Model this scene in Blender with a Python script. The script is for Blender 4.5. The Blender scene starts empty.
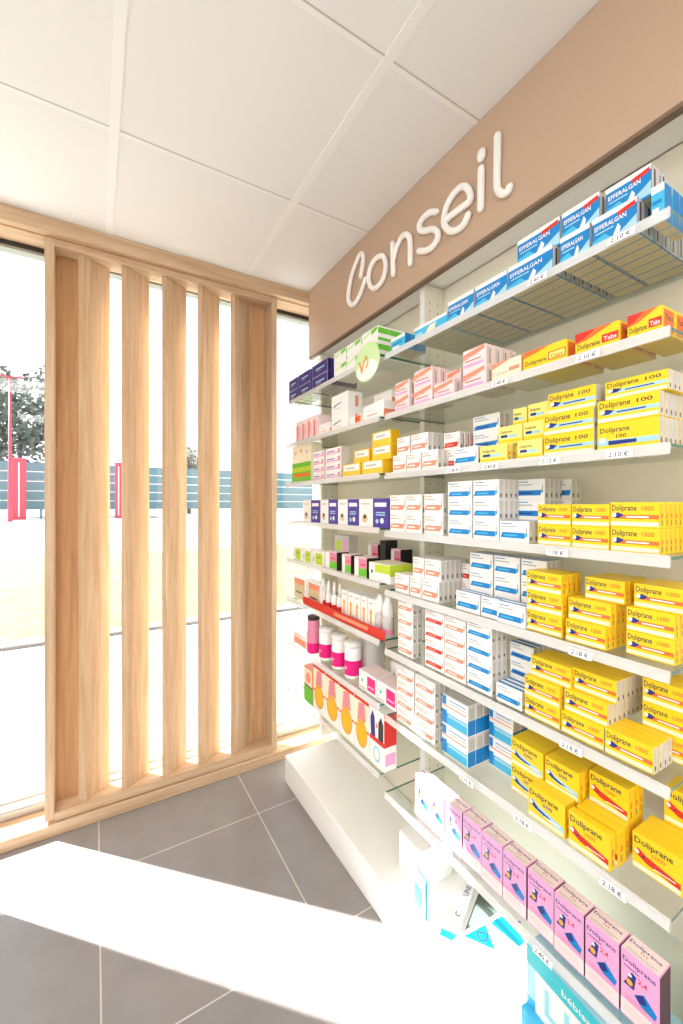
import bpy, bmesh, math, random
from mathutils import Vector, Matrix
random.seed(7)
COL = bpy.context.scene.collection
R = math.radians

# ------------------------------------------------------------------ camera maths
FPX, CX, CY, TH, EYE = 415.0, 341.5, 505.0, math.atan(246.5/415.0), 1.37
FW = (math.sin(TH), math.cos(TH)); RT = (math.cos(TH), -math.sin(TH))
def yat(px, X):
    """world Y where the vertical plane X = const is met, for a column measured on the photograph"""
    a = (px-CX)/FPX
    return X/(FW[0]+a*RT[0])*(FW[1]+a*RT[1])

# ------------------------------------------------------------------ materials
def s2l(c):
    return tuple(((v/255)/12.92 if v/255 <= .04045 else ((v/255+.055)/1.055)**2.4) for v in c)
MATS = {}
def mat(name, rgb=(200,200,200), rough=.5, metal=0.0, spec=.5, emit=None, es=0, var=0.0, vscale=30, bump=0.0, bscale=200):
    if name in MATS: return MATS[name]
    m = bpy.data.materials.new(name); m.use_nodes = True
    nt = m.node_tree; b = nt.nodes['Principled BSDF']
    c = s2l(rgb)
    b.inputs['Base Color'].default_value = (*c, 1); b.inputs['Roughness'].default_value = rough
    b.inputs['Metallic'].default_value = metal; b.inputs['Specular IOR Level'].default_value = spec
    tc = nt.nodes.new('ShaderNodeTexCoord')
    if var > 0:
        n = nt.nodes.new('ShaderNodeTexNoise'); n.inputs['Scale'].default_value = vscale; n.inputs['Detail'].default_value = 4
        mx = nt.nodes.new('ShaderNodeMix'); mx.data_type = 'RGBA'
        mx.inputs['A'].default_value = (*[v*(1-var) for v in c], 1); mx.inputs['B'].default_value = (*[min(1, v*(1+var)) for v in c], 1)
        nt.links.new(tc.outputs['Object'], n.inputs['Vector']); nt.links.new(n.outputs['Fac'], mx.inputs['Factor'])
        nt.links.new(mx.outputs['Result'], b.inputs['Base Color'])
    if bump > 0:
        n2 = nt.nodes.new('ShaderNodeTexNoise'); n2.inputs['Scale'].default_value = bscale
        bp = nt.nodes.new('ShaderNodeBump'); bp.inputs['Strength'].default_value = bump; bp.inputs['Distance'].default_value = .002
        nt.links.new(tc.outputs['Object'], n2.inputs['Vector']); nt.links.new(n2.outputs['Fac'], bp.inputs['Height'])
        nt.links.new(bp.outputs['Normal'], b.inputs['Normal'])
    if emit:
        b.inputs['Emission Color'].default_value = (*s2l(emit), 1); b.inputs['Emission Strength'].default_value = es
    MATS[name] = m; return m

def card(name, rgb):          # printed carton board
    return mat(name, rgb, rough=.38, spec=.35, var=.02, vscale=60)

def wood(name, light, dark, axis):
    m = bpy.data.materials.new(name); m.use_nodes = True; nt = m.node_tree; b = nt.nodes['Principled BSDF']
    tc = nt.nodes.new('ShaderNodeTexCoord'); mp = nt.nodes.new('ShaderNodeMapping')
    sc = {'z': (22, 22, 1.1), 'x': (1.1, 22, 22)}[axis]; mp.inputs['Scale'].default_value = sc
    n = nt.nodes.new('ShaderNodeTexNoise'); n.inputs['Scale'].default_value = 2.2; n.inputs['Detail'].default_value = 7; n.inputs['Distortion'].default_value = .5
    w = nt.nodes.new('ShaderNodeTexNoise'); w.inputs['Scale'].default_value = 11; w.inputs['Detail'].default_value = 3
    ad = nt.nodes.new('ShaderNodeMath'); ad.operation = 'MULTIPLY_ADD'; ad.inputs[1].default_value = .35
    cr = nt.nodes.new('ShaderNodeValToRGB')
    cr.color_ramp.elements[0].position = .42; cr.color_ramp.elements[0].color = (*s2l(dark), 1)
    cr.color_ramp.elements[1].position = .9; cr.color_ramp.elements[1].color = (*s2l(light), 1)
    L = nt.links
    L.new(tc.outputs['Object'], mp.inputs['Vector']); L.new(mp.outputs['Vector'], n.inputs['Vector']); L.new(mp.outputs['Vector'], w.inputs['Vector'])
    L.new(w.outputs['Fac'], ad.inputs[0]); L.new(n.outputs['Fac'], ad.inputs[2]); L.new(ad.outputs[0], cr.inputs['Fac'])
    L.new(cr.outputs['Color'], b.inputs['Base Color']); b.inputs['Roughness'].default_value = .48; b.inputs['Specular IOR Level'].default_value = .35
    bp = nt.nodes.new('ShaderNodeBump'); bp.inputs['Strength'].default_value = .12; bp.inputs['Distance'].default_value = .002
    L.new(n.outputs['Fac'], bp.inputs['Height']); L.new(bp.outputs['Normal'], b.inputs['Normal'])
    MATS[name] = m; return m

def glassy(name, tint, refl=1.0, rough=.02, body=None, bodyf=0.0):
    """thin clear sheet: transparent with Fresnel reflection, optionally a milky share"""
    m = bpy.data.materials.new(name); m.use_nodes = True; nt = m.node_tree
    for n in list(nt.nodes): nt.nodes.remove(n)
    out = nt.nodes.new('ShaderNodeOutputMaterial'); tr = nt.nodes.new('ShaderNodeBsdfTransparent'); gl = nt.nodes.new('ShaderNodeBsdfGlossy')
    tr.inputs['Color'].default_value = (*tint, 1); gl.inputs['Roughness'].default_value = rough
    fr = nt.nodes.new('ShaderNodeFresnel'); ge = nt.nodes.new('ShaderNodeNewGeometry'); ir = nt.nodes.new('ShaderNodeMapRange')
    ir.inputs['To Min'].default_value = 1.5; ir.inputs['To Max'].default_value = 1/1.5      # same thin-sheet reflectance from both sides
    nt.links.new(ge.outputs['Backfacing'], ir.inputs['Value']); nt.links.new(ir.outputs['Result'], fr.inputs['IOR'])
    mu = nt.nodes.new('ShaderNodeMath'); mu.operation = 'MULTIPLY'; mu.inputs[1].default_value = refl; mu.use_clamp = True
    mx = nt.nodes.new('ShaderNodeMixShader'); L = nt.links
    L.new(fr.outputs[0], mu.inputs[0]); L.new(mu.outputs[0], mx.inputs[0])
    base = tr.outputs[0]
    if body:
        df = nt.nodes.new('ShaderNodeBsdfDiffuse'); df.inputs['Color'].default_value = (*body, 1)
        m2 = nt.nodes.new('ShaderNodeMixShader'); m2.inputs[0].default_value = bodyf
        L.new(tr.outputs[0], m2.inputs[1]); L.new(df.outputs[0], m2.inputs[2]); base = m2.outputs[0]
    L.new(base, mx.inputs[1]); L.new(gl.outputs[0], mx.inputs[2]); L.new(mx.outputs[0], out.inputs['Surface'])
    MATS[name] = m; return m

M_wood = wood('oak', (214, 188, 158), (186, 152, 116), 'z')
M_woodx = wood('oak_horizontal', (214, 188, 158), (186, 152, 116), 'x')
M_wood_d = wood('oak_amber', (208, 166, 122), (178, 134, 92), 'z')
M_white = mat('white_paint', (243, 242, 238), .45, var=.01)
M_wall = mat('wall_paint', (236, 232, 222), .7, var=.01, vscale=4, bump=.05)
M_metal_w = mat('white_steel', (240, 239, 234), .35, var=.01)
M_panel = mat('beige_panel', (232, 226, 208), .5, var=.01, vscale=5)
M_hole = mat('dark_hole', (90, 84, 76), .8)
M_alu = mat('grey_aluminium', (170, 172, 172), .35, metal=.6, var=.04)
M_black = mat('black_profile', (38, 38, 38), .4)
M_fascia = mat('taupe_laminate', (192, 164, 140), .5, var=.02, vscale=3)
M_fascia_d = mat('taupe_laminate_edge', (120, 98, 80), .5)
M_letter = mat('white_letter', (250, 248, 244), .35)
M_glass = glassy('shelf_glass', (.95, .975, .96), refl=.85)
M_gedge = mat('glass_cut_edge', (42, 108, 88), .15, spec=.8)
M_rail = glassy('price_rail_plastic', (.96, .97, .97), refl=1.6, rough=.12, body=(.96, .96, .96), bodyf=.5)
M_win = glassy('window_glass', (1, 1, 1), refl=.5)
M_paper = mat('paper', (250, 250, 248), .6)
M_ink = mat('ink', (70, 74, 92), .6)

# ------------------------------------------------------------------ mesh builder
class MB:
    def __init__(s): s.v = []; s.f = []; s.m = []; s.mats = []; s.sm = []
    def mi(s, m):
        if m not in s.mats: s.mats.append(m)
        return s.mats.index(m)
    def add(s, vs, fs, m, smooth=False):
        o = len(s.v); s.v += [tuple(v) for v in vs]; k = s.mi(m)
        for f in fs: s.f.append([o+i for i in f]); s.m.append(k); s.sm.append(smooth)
        return s
    def box(s, x0, x1, y0, y1, z0, z1, m, bev=0.0):
        x0, x1 = sorted((x0, x1)); y0, y1 = sorted((y0, y1)); z0, z1 = sorted((z0, z1))
        if bev <= 0:
            vs = [(x0,y0,z0),(x1,y0,z0),(x1,y1,z0),(x0,y1,z0),(x0,y0,z1),(x1,y0,z1),(x1,y1,z1),(x0,y1,z1)]
            return s.add(vs, [(0,3,2,1),(4,5,6,7),(0,1,5,4),(1,2,6,5),(2,3,7,6),(3,0,4,7)], m)
        bm = bmesh.new(); bmesh.ops.create_cube(bm, size=1)
        for v in bm.verts:
            v.co = Vector(((x0+x1)/2+v.co.x*(x1-x0), (y0+y1)/2+v.co.y*(y1-y0), (z0+z1)/2+v.co.z*(z1-z0)))
        bmesh.ops.bevel(bm, geom=bm.edges[:], offset=bev, segments=1, affect='EDGES', profile=.5)
        bm.verts.index_update()
        s.add([v.co for v in bm.verts], [[v.index for v in f.verts] for f in bm.faces], m); bm.free(); return s
    def lathe(s, cx, cy, prof, m, n=24, cap=True):
        vs = []; fs = []
        for (r, z) in prof:
            for i in range(n): a = 2*math.pi*i/n; vs.append((cx+r*math.cos(a), cy+r*math.sin(a), z))
        for j in range(len(prof)-1):
            for i in range(n): fs.append((j*n+i, j*n+(i+1) % n, (j+1)*n+(i+1) % n, (j+1)*n+i))
        if cap: fs.append(tuple(range(n-1, -1, -1))); fs.append(tuple((len(prof)-1)*n+i for i in range(n)))
        return s.add(vs, fs, m, True)
    def tube(s, pts, r, m, n=8, flat=None):
        """round tube along pts; flat = (axis vector, half depth) makes it a raised rounded stroke"""
        rings = []; P = [Vector(p) for p in pts]
        for i, p in enumerate(P):
            t = (P[min(i+1, len(P)-1)]-P[max(i-1, 0)]).normalized()
            a = Vector((1, 0, 0)) if flat is None or True else flat
            if abs(t.x) > .95: a = Vector((0, 0, 1))
            b = t.cross(a).normalized(); a2 = b.cross(t).normalized()
            rings.append([p+b*math.cos(2*math.pi*k/n)*r+a2*math.sin(2*math.pi*k/n)*(flat or r) for k in range(n)])
        # rounded ends
        def shrink(ring, c, off, f): return [c+(q-c)*f+off for q in ring]
        t0 = (P[0]-P[1]).normalized(); t1 = (P[-1]-P[-2]).normalized()
        rr = [shrink(rings[0], P[0], t0*r*.95, .3), shrink(rings[0], P[0], t0*r*.6, .78)]+rings+[shrink(rings[-1], P[-1], t1*r*.6, .78), shrink(rings[-1], P[-1], t1*r*.95, .3)]
        vs = [v for ring in rr for v in ring]; fs = []
        for j in range(len(rr)-1):
            for k in range(n): fs.append((j*n+k, j*n+(k+1) % n, (j+1)*n+(k+1) % n, (j+1)*n+k))
        fs.append(tuple(range(n-1, -1, -1))); fs.append(tuple((len(rr)-1)*n+k for k in range(n)))
        return s.add(vs, fs, m, True)
    def mesh(s, name):
        me = bpy.data.meshes.new(name); me.from_pydata(s.v, [], s.f)
        for m in s.mats: me.materials.append(m)
        me.polygons.foreach_set('material_index', s.m); me.polygons.foreach_set('use_smooth', s.sm); me.update(); return me
    def build(s, name, parent=None, loc=(0,0,0), rz=0):
        o = bpy.data.objects.new(name, s.mesh(name)); COL.objects.link(o); o.location = loc; o.rotation_euler.z = rz
        if parent: o.parent = parent
        return o
def tag(o, label=None, cat=None, group=None, kind=None):
    if label: o['label'] = label
    if cat: o['category'] = cat
    if group: o['group'] = group
    if kind: o['kind'] = kind
    return o
def empty(name, loc=(0,0,0), rz=0):
    o = bpy.data.objects.new(name, None); o.empty_display_size = .05; COL.objects.link(o); o.location = loc; o.rotation_euler.z = rz; return o
def struct(mb, name, parent=None):
    o = mb.build(name, parent)
    if not parent: o['kind'] = 'structure'
    return o

TXT = {}
def text_geo(st):
    if st in TXT: return TXT[st]
    cu = bpy.data.curves.new('t', 'FONT'); cu.body = st; cu.size = 1; cu.resolution_u = 2; cu.offset = .012
    ob = bpy.data.objects.new('t', cu); COL.objects.link(ob)
    bpy.context.view_layer.update()
    me = ob.evaluated_get(bpy.context.evaluated_depsgraph_get()).to_mesh()
    vs = [(v.co.x, v.co.y) for v in me.vertices]; fs = [tuple(p.vertices) for p in me.polygons]
    ob.evaluated_get(bpy.context.evaluated_depsgraph_get()).to_mesh_clear()
    bpy.data.objects.remove(ob); bpy.data.curves.remove(cu)
    if vs:
        x0 = min(v[0] for v in vs); x1 = max(v[0] for v in vs); vs = [(v[0]-x0, v[1]) for v in vs]
    else: x1 = x0 = 0
    TXT[st] = (vs, fs, x1-x0); return TXT[st]

# faces of a carton: 'F' front (towards -X), 'S' right side (towards -Y), 'T' top, 'B' the left side (+Y)
def mapper(face, w, h, d, e):
    if face == 'F': return lambda u, v: (-e, -u*w, v*h), w, h
    if face == 'S': return lambda u, v: (u*d, -w-e, v*h), d, h
    if face == 'T': return lambda u, v: (d*v, -u*w, h+e), w, d
    if face == 'B': return lambda u, v: (d-u*d, e, v*h), d, h
def deco(mb, face, w, h, d, items):
    for k, it in enumerate(items):
        fn, fw, fh = mapper(face, w, h, d, .0002+.00008*k)
        if it[0] == 'q':
            _, u0, v0, u1, v1, m = it; mb.add([fn(u0,v0), fn(u1,v0), fn(u1,v1), fn(u0,v1)], [(0,1,2,3)], m)
        elif it[0] == 'p':
            pts = it[1]; mb.add([fn(*p) for p in pts], [tuple(range(len(pts)))], it[2])
        elif it[0] == 'c':
            _, u, v, r, m = it; ry = r*fw/fh
            mb.add([fn(u+r*math.cos(i*math.pi/8), v+ry*math.sin(i*math.pi/8)) for i in range(16)], [tuple(range(16))], m)
        elif it[0] == 't':
            _, st, u, v, hh, m = it[:6]; vs, fs, L = text_geo(st)
            sy = hh*fh; sx = sy
            if len(it) > 6: sx = it[6]*fw/max(L, 1e-6)
            mb.add([fn(u+x*sx/fw, v+y*sy/fh) for x, y in vs], fs, m)
def carton_mesh(name, w, h, d, body, front=(), side=(), top=(), left=(), sidem=None, topm=None, botm=None):
    mb = MB(); mb.box(0, d, -w, 0, 0, h, body, bev=.0007)
    if botm:
        mb.add([(d*.04,-w*.02,-.00015),(d*.96,-w*.02,-.00015),(d*.96,-w*.98,-.00015),(d*.04,-w*.98,-.00015)], [(0,1,2,3)], botm)
        mb.add([(d*.4,-w*.06,-.00018),(d*.46,-w*.06,-.00018),(d*.46,-w*.94,-.00018),(d*.4,-w*.94,-.00018)], [(0,1,2,3)], Gr)
    sd = list(side); tp = list(top)
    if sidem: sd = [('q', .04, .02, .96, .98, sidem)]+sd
    if topm: tp = [('q', .01, .03, .99, .97, topm)]+tp
    deco(mb, 'F', w, h, d, front); deco(mb, 'S', w, h, d, sd); deco(mb, 'T', w, h, d, tp)
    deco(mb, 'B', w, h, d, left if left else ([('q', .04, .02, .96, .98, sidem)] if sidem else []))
    return mb.mesh(name)

# ------------------------------------------------------------------ THE ROOM
ZC = 2.545; XW = 1.17; YW = 2.06
def tile_material():
    m = bpy.data.materials.new('grey_floor_tiles'); m.use_nodes = True; nt = m.node_tree; b = nt.nodes['Principled BSDF']; L = nt.links
    tc = nt.nodes.new('ShaderNodeTexCoord'); mp = nt.nodes.new('ShaderNodeMapping')
    mp.inputs['Location'].default_value = (-.014, -1.775, 0)
    br = nt.nodes.new('ShaderNodeTexBrick'); br.offset = 0; br.squash = 1
    br.inputs['Scale'].default_value = 1; br.inputs['Brick Width'].default_value = .61; br.inputs['Row Height'].default_value = .61
    br.inputs['Mortar Size'].default_value = .0022; br.inputs['Mortar Smooth'].default_value = .1
    br.inputs['Color1'].default_value = (*s2l((146,141,139)), 1); br.inputs['Color2'].default_value = (*s2l((142,138,136)), 1); br.inputs['Mortar'].default_value = (*s2l((205,200,194)), 1)
    n = nt.nodes.new('ShaderNodeTexNoise'); n.inputs['Scale'].default_value = 9; n.inputs['Detail'].default_value = 8
    mx = nt.nodes.new('ShaderNodeMix'); mx.data_type = 'RGBA'; mx.blend_type = 'MULTIPLY'; mx.inputs['Factor'].default_value = 1
    cr = nt.nodes.new('ShaderNodeValToRGB'); cr.color_ramp.elements[0].color = (.82,.82,.82,1); cr.color_ramp.elements[1].color = (1.1,1.1,1.1,1)
    L.new(tc.outputs['Object'], mp.inputs['Vector']); L.new(mp.outputs['Vector'], br.inputs['Vector'])
    L.new(tc.outputs['Object'], n.inputs['Vector']); L.new(n.outputs['Fac'], cr.inputs['Fac'])
    L.new(br.outputs['Color'], mx.inputs['A']); L.new(cr.outputs['Color'], mx.inputs['B']); L.new(mx.outputs['Result'], b.inputs['Base Color'])
    b.inputs['Roughness'].default_value = .34; b.inputs['Specular IOR Level'].default_value = .4
    bp = nt.nodes.new('ShaderNodeBump'); bp.inputs['Strength'].default_value = .25; bp.inputs['Distance'].default_value = .002; bp.invert = True
    L.new(br.outputs['Fac'], bp.inputs['Height']); L.new(bp.outputs['Normal'], b.inputs['Normal'])
    return m
struct(MB().box(-3.2, XW+.1, -4.2, 2.24, -.1, 0, tile_material()), 'floor')
M_ceil = mat('ceiling_board', (236, 236, 234), .8, var=.012, vscale=3, bump=.15, bscale=350)
M_tbar = mat('ceiling_bar', (242, 242, 240), .7)
M_seam = mat('ceiling_seam', (198, 192, 182), .8)
c = MB(); c.box(-3.2, XW+.1, -4.2, 2.24, ZC, ZC+.1, M_ceil)
x = .052-.613*5
while x < XW:
    c.box(x-.014, x+.014, -4.2, YW, ZC-.003, ZC, M_tbar); x += .613
y = 1.475
while y > -4:
    c.box(-3.2, XW, y-.002, y+.002, ZC-.0012, ZC, M_seam); c.box(-3.2, XW, y+.002, y+.016, ZC-.002, ZC, M_tbar); y -= .6
struct(c, 'ceiling')
struct(MB().box(XW, XW+.1, -4.2, 2.24, 0, ZC, M_wall), 'wall_right')
w = MB(); w.box(-3.2, -.776, 2.07, 2.27, 0, ZC, M_wall); struct(w, 'wall_front')
# far side of the shop behind the camera: unseen walls, openings added to let in sky fill
w = MB(); w.box(-3.3, -3.2, -4.2, 2.24, 0, .6, M_wall).box(-3.3, -3.2, -4.2, 2.24, 2.3, ZC, M_wall).box(-3.3, -3.2, -4.2, -3.6, .6, 2.3, M_wall).box(-3.3, -3.2, 1.6, 2.24, .6, 2.3, M_wall)
struct(w, 'wall_left')
w = MB(); w.box(-3.2, -2.4, -4.3, -4.2, 0, ZC, M_wall).box(.6, XW+.1, -4.3, -4.2, 0, ZC, M_wall).box(-2.4, .6, -4.3, -4.2, 2.3, ZC, M_wall)
struct(w, 'wall_back')
# window surround
struct(MB().box(-.776, XW, YW, 2.27, 2.482, ZC, M_woodx, bev=.002).box(-.776, XW, YW+.035, YW+.045, 2.478, 2.482, M_wood_d), 'trim_1')
struct(MB().box(-.776, XW, 2.08, 2.27, 0, .050, M_woodx, bev=.003), 'trim_2')
win = MB()
win.box(-.776, XW, 2.21, 2.27, 2.462, 2.4815, M_black).box(-.776, XW, 2.212, 2.26, 2.450, 2.462, M_alu)
win.box(-.776, XW, 2.20, 2.27, .051, .085, M_alu, bev=.004).box(-.776, XW, 2.205, 2.26, .085, .112, M_metal_w, bev=.003).box(-.776, XW, 2.215, 2.25, .112, .124, M_alu)
win.box(-.776, -.74, 2.2, 2.26,   .112, 2.45, M_alu).box(1.135, 1.169, 2.2, 2.26,   .112, 2.45, M_alu)
wo = struct(win, 'window_1')
pane = MB().box(-.74, XW, 2.228, 2.236, .124, 2.45, M_win).build('glass_pane', wo)

# ------------------------------------------------------------------ LOUVRED SCREEN
SX0, SX1, SY, SD, SZ0, SZ1 = -.179, .840, 2.092, .10, .062, 2.478
scr = empty('louvered_screen', (SX0, SY, .052)); scr.location = (0,0,0)
tag(scr, 'tall oak frame screen with five angled vertical louvres standing before the window', 'screen')
MB().box(SX0, SX0+.034, SY, SY+SD, SZ0, SZ1, M_wood, bev=.0015).build('stile', scr)
MB().box(SX1-.03, SX1, SY, SY+SD, SZ0, SZ1, M_wood, bev=.0015).build('stile', scr)
MB().box(SX0+.034, SX1-.03, SY, SY+SD, SZ1-.03, SZ1, M_woodx, bev=.0015).build('rail', scr)
MB().box(SX0+.034, SX1-.03, SY, SY+SD, SZ0-.008, SZ0+.028, M_woodx, bev=.0015).build('rail', scr)
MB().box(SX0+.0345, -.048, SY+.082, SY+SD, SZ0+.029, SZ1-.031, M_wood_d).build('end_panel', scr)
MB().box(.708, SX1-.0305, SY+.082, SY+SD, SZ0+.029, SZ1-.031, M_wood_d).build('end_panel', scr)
for lx in (-.046, .118, .288, .451, .614):
    a = math.atan2(.076, .108); ln = .132; th = .022
    ux, uy = math.cos(a), math.sin(a); nx, ny = uy, -ux
    p = [(lx, SY+.006), (lx+ux*ln, SY+.006+uy*ln)]
    q = [(lx, SY+.010), (lx+ux*ln*.97, SY+.01+uy*ln*.97), (lx+ux*ln*.97-nx*th, SY+.01+uy*ln*.97-ny*th), (lx-nx*th*.9-.004, SY+.012-ny*th*.9)]
    mb = MB(); z0, z1 = SZ0+.029, SZ1-.031
    vs = [(x_, min(y_, SY+SD-.004), z0) for x_, y_ in q]+[(x_, min(y_, SY+SD-.004), z1) for x_, y_ in q]
    mb.add(vs, [(3,2,1,0),(4,5,6,7),(0,1,5,4),(1,2,6,5),(2,3,7,6),(3,0,4,7)], M_wood)
    mb.build('louvre', scr)

# ------------------------------------------------------------------ SIGN FASCIA
SGX = 1.010
sg = empty('sign_fascia'); tag(sg, 'long taupe fascia board under the ceiling with raised white word Conseil', 'sign')
MB().box(SGX, SGX+.02, -1.2, 2.052, 2.178, 2.543, M_fascia).build('board', sg)
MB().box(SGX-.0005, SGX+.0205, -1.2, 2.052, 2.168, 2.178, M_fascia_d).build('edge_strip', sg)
MB().box(SGX+.021, 1.138, -1.2, 2.052, 2.19, 2.2, M_white).build('soffit', sg)
def pxp(u, v):            # lettering traced in a detail crop, turned to board coordinates (Y, Z)
    px, py = 340+u/3.794, 120+v/3.794
    a = (px-CX)/FPX; b = (CY-py)/FPX; dx = FW[0]+a*RT[0]; t = SGX/dx
    return (t*(FW[1]+a*RT[1]), EYE+t*b)
def catmull(P, n=6):
    out = []
    for i in range(len(P)-1):
        p0, p1, p2, p3 = P[max(i-1,0)], P[i], P[i+1], P[min(i+2, len(P)-1)]
        for k in range(n):
            t = k/n
            out.append(tuple(.5*((2*p1[j])+(-p0[j]+p2[j])*t+(2*p0[j]-5*p1[j]+4*p2[j]-p3[j])*t*t+(-p0[j]+3*p1[j]-3*p2[j]+p3[j])*t**3) for j in range(2)))
    out.append(tuple(P[-1])); return out
LET = {
 'C': [[(86,596),(92,556),(95,524),(90,511),(80,517),(66,550),(50,598),(41,650),(39,684),(48,702),(63,699),(78,676),(92,642),(103,606)]],
 'o': [[(157,521),(170,520),(180,540),(180,572),(168,612),(147,637),(130,640),(118,620),(117,590),(127,552),(144,528),(157,521)]],
 'n': [[(207,472),(208,530),(210,588)], [(210,530),(222,488),(240,450),(258,438),(270,446),(274,475),(274,548)]],
 's': [[(373,353),(352,354),(328,371),(310,398),(312,420),(332,424),(358,418),(377,428),(379,450),(364,478),(338,498),(308,500)]],
 'e': [[(407,386),(430,366),(462,342),(500,312),(500,280),(486,259),(464,262),(438,287),(415,326),(403,370),(405,404),(425,424),(452,421),(478,400),(494,364)]],
 'i': [[(544,190),(543,260),(542,340)], [(545,132),(544,144)]],
 'l': [[(606,66),(605,160),(604,245),(610,274),(626,284),(642,279),(652,260)]]}
for ch, strokes in LET.items():
    mb = MB()
    for st in strokes:
        pts = catmull([pxp(*p) for p in st])
        mb.tube([(SGX-.009, a, b) for a, b in pts], .0155 if (ch == 'i' and len(st) == 2) else .0115, M_letter, n=10, flat=.010)
    o = mb.build('letter', sg); o['label'] = 'raised white letter '+ch

# ------------------------------------------------------------------ SHELVING UNIT
XF, XB = .862, 1.138           # glass front edge, back panel face
ZS = {'near': {1: 1.886, 2: 1.680, 3: 1.477, 4: 1.279, 5: 1.078, 6: .876, 7: .648, 8: .384},
      'far':  {1: 1.900, 2: 1.682, 3: 1.482, 4: 1.288, 5: 1.094, 6: .893, 7: .668, 8: .425}}
BAY = {'near': (.328, 1.150), 'far': (1.186, 1.955)}
u = empty('shelving_unit'); tag(u, 'white wall shelving unit with perforated uprights and deep plinth, under the fascia', 'shelving unit')
MB().box(1.14, 1.168, .262, 1.99, .0, 2.188, M_panel).build('back_panel', u)
MB().box(.81, 1.137, .262, 1.916, .0, .128, M_white, bev=.003).build('plinth', u)
for (y0, y1) in ((1.157, 1.180), (.268, .291), (1.962, 1.985)):
    mb = MB().box(1.045, 1.139, y0, y1, .13, 2.185, M_panel, bev=.001).box(1.041, 1.0449, y0, y1, .13, 2.185, M_metal_w)
    z = .2
    while z < 2.15:
        for hx in (1.068, 1.108):
            for yy, sgn in ((y0, -1), (y1, 1)):
                mb.add([(hx+.0028*math.cos(k*math.pi/4), yy+sgn*.0002, z+.0028*math.sin(k*math.pi/4)) for k in range(8)], [tuple(range(8)) if sgn < 0 else tuple(range(7,-1,-1))], M_hole)
        z += .032
    mb.build('upright', u)
ORD = ['', 'top', 'second', 'third', 'fourth', 'fifth', 'sixth', 'seventh', 'eighth']
for bay in ('near', 'far'):
    y0, y1 = BAY[bay]
    for k, z in ZS[bay].items():
        yy0 = y0
        g = empty('glass_shelf', ((XF+XB)/2, (yy0+y1)/2, z)); o0 = g.location.copy()
        mb = MB(); a, b, c_, d_ = XF-o0.x, XB-.001-o0.x, yy0-o0.y, y1-o0.y
        mb.box(a, b, c_, d_, -.006, 0, M_glass)
        e = .0003
        mb.add([(a,c_-e,-.006),(b,c_-e,-.006),(b,c_-e,0),(a,c_-e,0)], [(0,1,2,3)], M_gedge)
        mb.add([(a,d_+e,-.006),(b,d_+e,-.006),(b,d_+e,0),(a,d_+e,0)], [(3,2,1,0)], M_gedge)
        mb.build('glass_plate', g)
        r = MB(); n = 4; prof = [(a-.003, .003), (a-.001, -.004), (a-.0035, -.016), (a-.007, -.019), (a-.0085, -.0175), (a-.0055, -.003), (a-.005, .003)]
        vs = [(px_, c_, pz) for px_, pz in prof]+[(px_, d_, pz) for px_, pz in prof]; m_ = len(prof)
        r.add(vs, [(i, (i+1) % m_, m_+(i+1) % m_, m_+i) for i in range(m_)]+[tuple(range(m_-1,-1,-1)), tuple(range(m_, 2*m_))], M_rail)
        r.build('price_rail', g)
        tag(g, '%s glass shelf from the top, %s' % (ORD[k], 'right-hand bay close to the viewer' if bay == 'near' else 'left-hand bay beside the window'), 'shelf', 'glass shelves with clear price rails')

# price tags held in the rails
def price_tag(bay, k, px, st, label):
    y = yat(px, XF-.012); z = ZS[bay][k]; w_, h_ = .047, .0155
    mb = MB().box(0, .0006, -w_, 0, 0, h_, M_paper)
    vs, fs, L = text_geo(st); s_ = .0128
    mb.add([(-.0002, -.005-x*s_*1.05, .0033+y_*s_) for x, y_ in vs], fs, M_ink)
    o = mb.build('price_tag', None, (XF-.0145, y, z-.0185)); tag(o, label, 'price tag', 'price tags in the shelf rails'); o.rotation_euler.y = R(9)
W = 'small white price tag reading %s on the %s shelf rail%s'
price_tag('near', 1, 608, '2.10 €', 'small white price tag under the right end of the top shelf rail')
price_tag('near', 1, 528, '2.40 €', 'small white price tag at the middle of the top shelf rail')
price_tag('near', 2, 576, '2.10 €', 'small white price tag below the Tabs cartons on the second shelf')
price_tag('near', 2, 492, '2.40 €', 'small white price tag below the palest yellow carton on the second shelf')
price_tag('near', 3, 606, '2.10 €', 'small white price tag right of centre on the third shelf rail')
price_tag('near', 3, 540, '2.12 €', 'small white price tag below left 100 cartons on third shelf')
price_tag('near', 3, 483, '2.40 €', 'small white price tag below the blue carton on the third shelf')
price_tag('near', 3, 448, '2.40 €', 'leftmost small white price tag on the third shelf rail')
price_tag('near', 4, 547, '1.18 €', 'small white price tag below the yellow cartons on the fourth shelf')
price_tag('near', 5, 569, '2.18 €', 'small white price tag below the yellow stacks on the fifth shelf')
price_tag('near', 6, 560, '2.18 €', 'small white price tag below the yellow stacks on the sixth shelf')
price_tag('near', 7, 600, '2.18 €', 'white price tag above the nearest pink cartons, seventh shelf rail')
price_tag('near', 7, 514, '2.18 €', 'white price tag near the middle of the seventh shelf rail')
price_tag('near', 7, 460, '2.10 €', 'bleached white price tag at the left of the seventh shelf rail')
price_tag('near', 8, 533, '2.40 €', 'white price tag above the turquoise display box, lowest shelf rail')
price_tag('near', 8, 436, '2.40 €', 'bleached white price tag at the left end of the lowest shelf rail')

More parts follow.
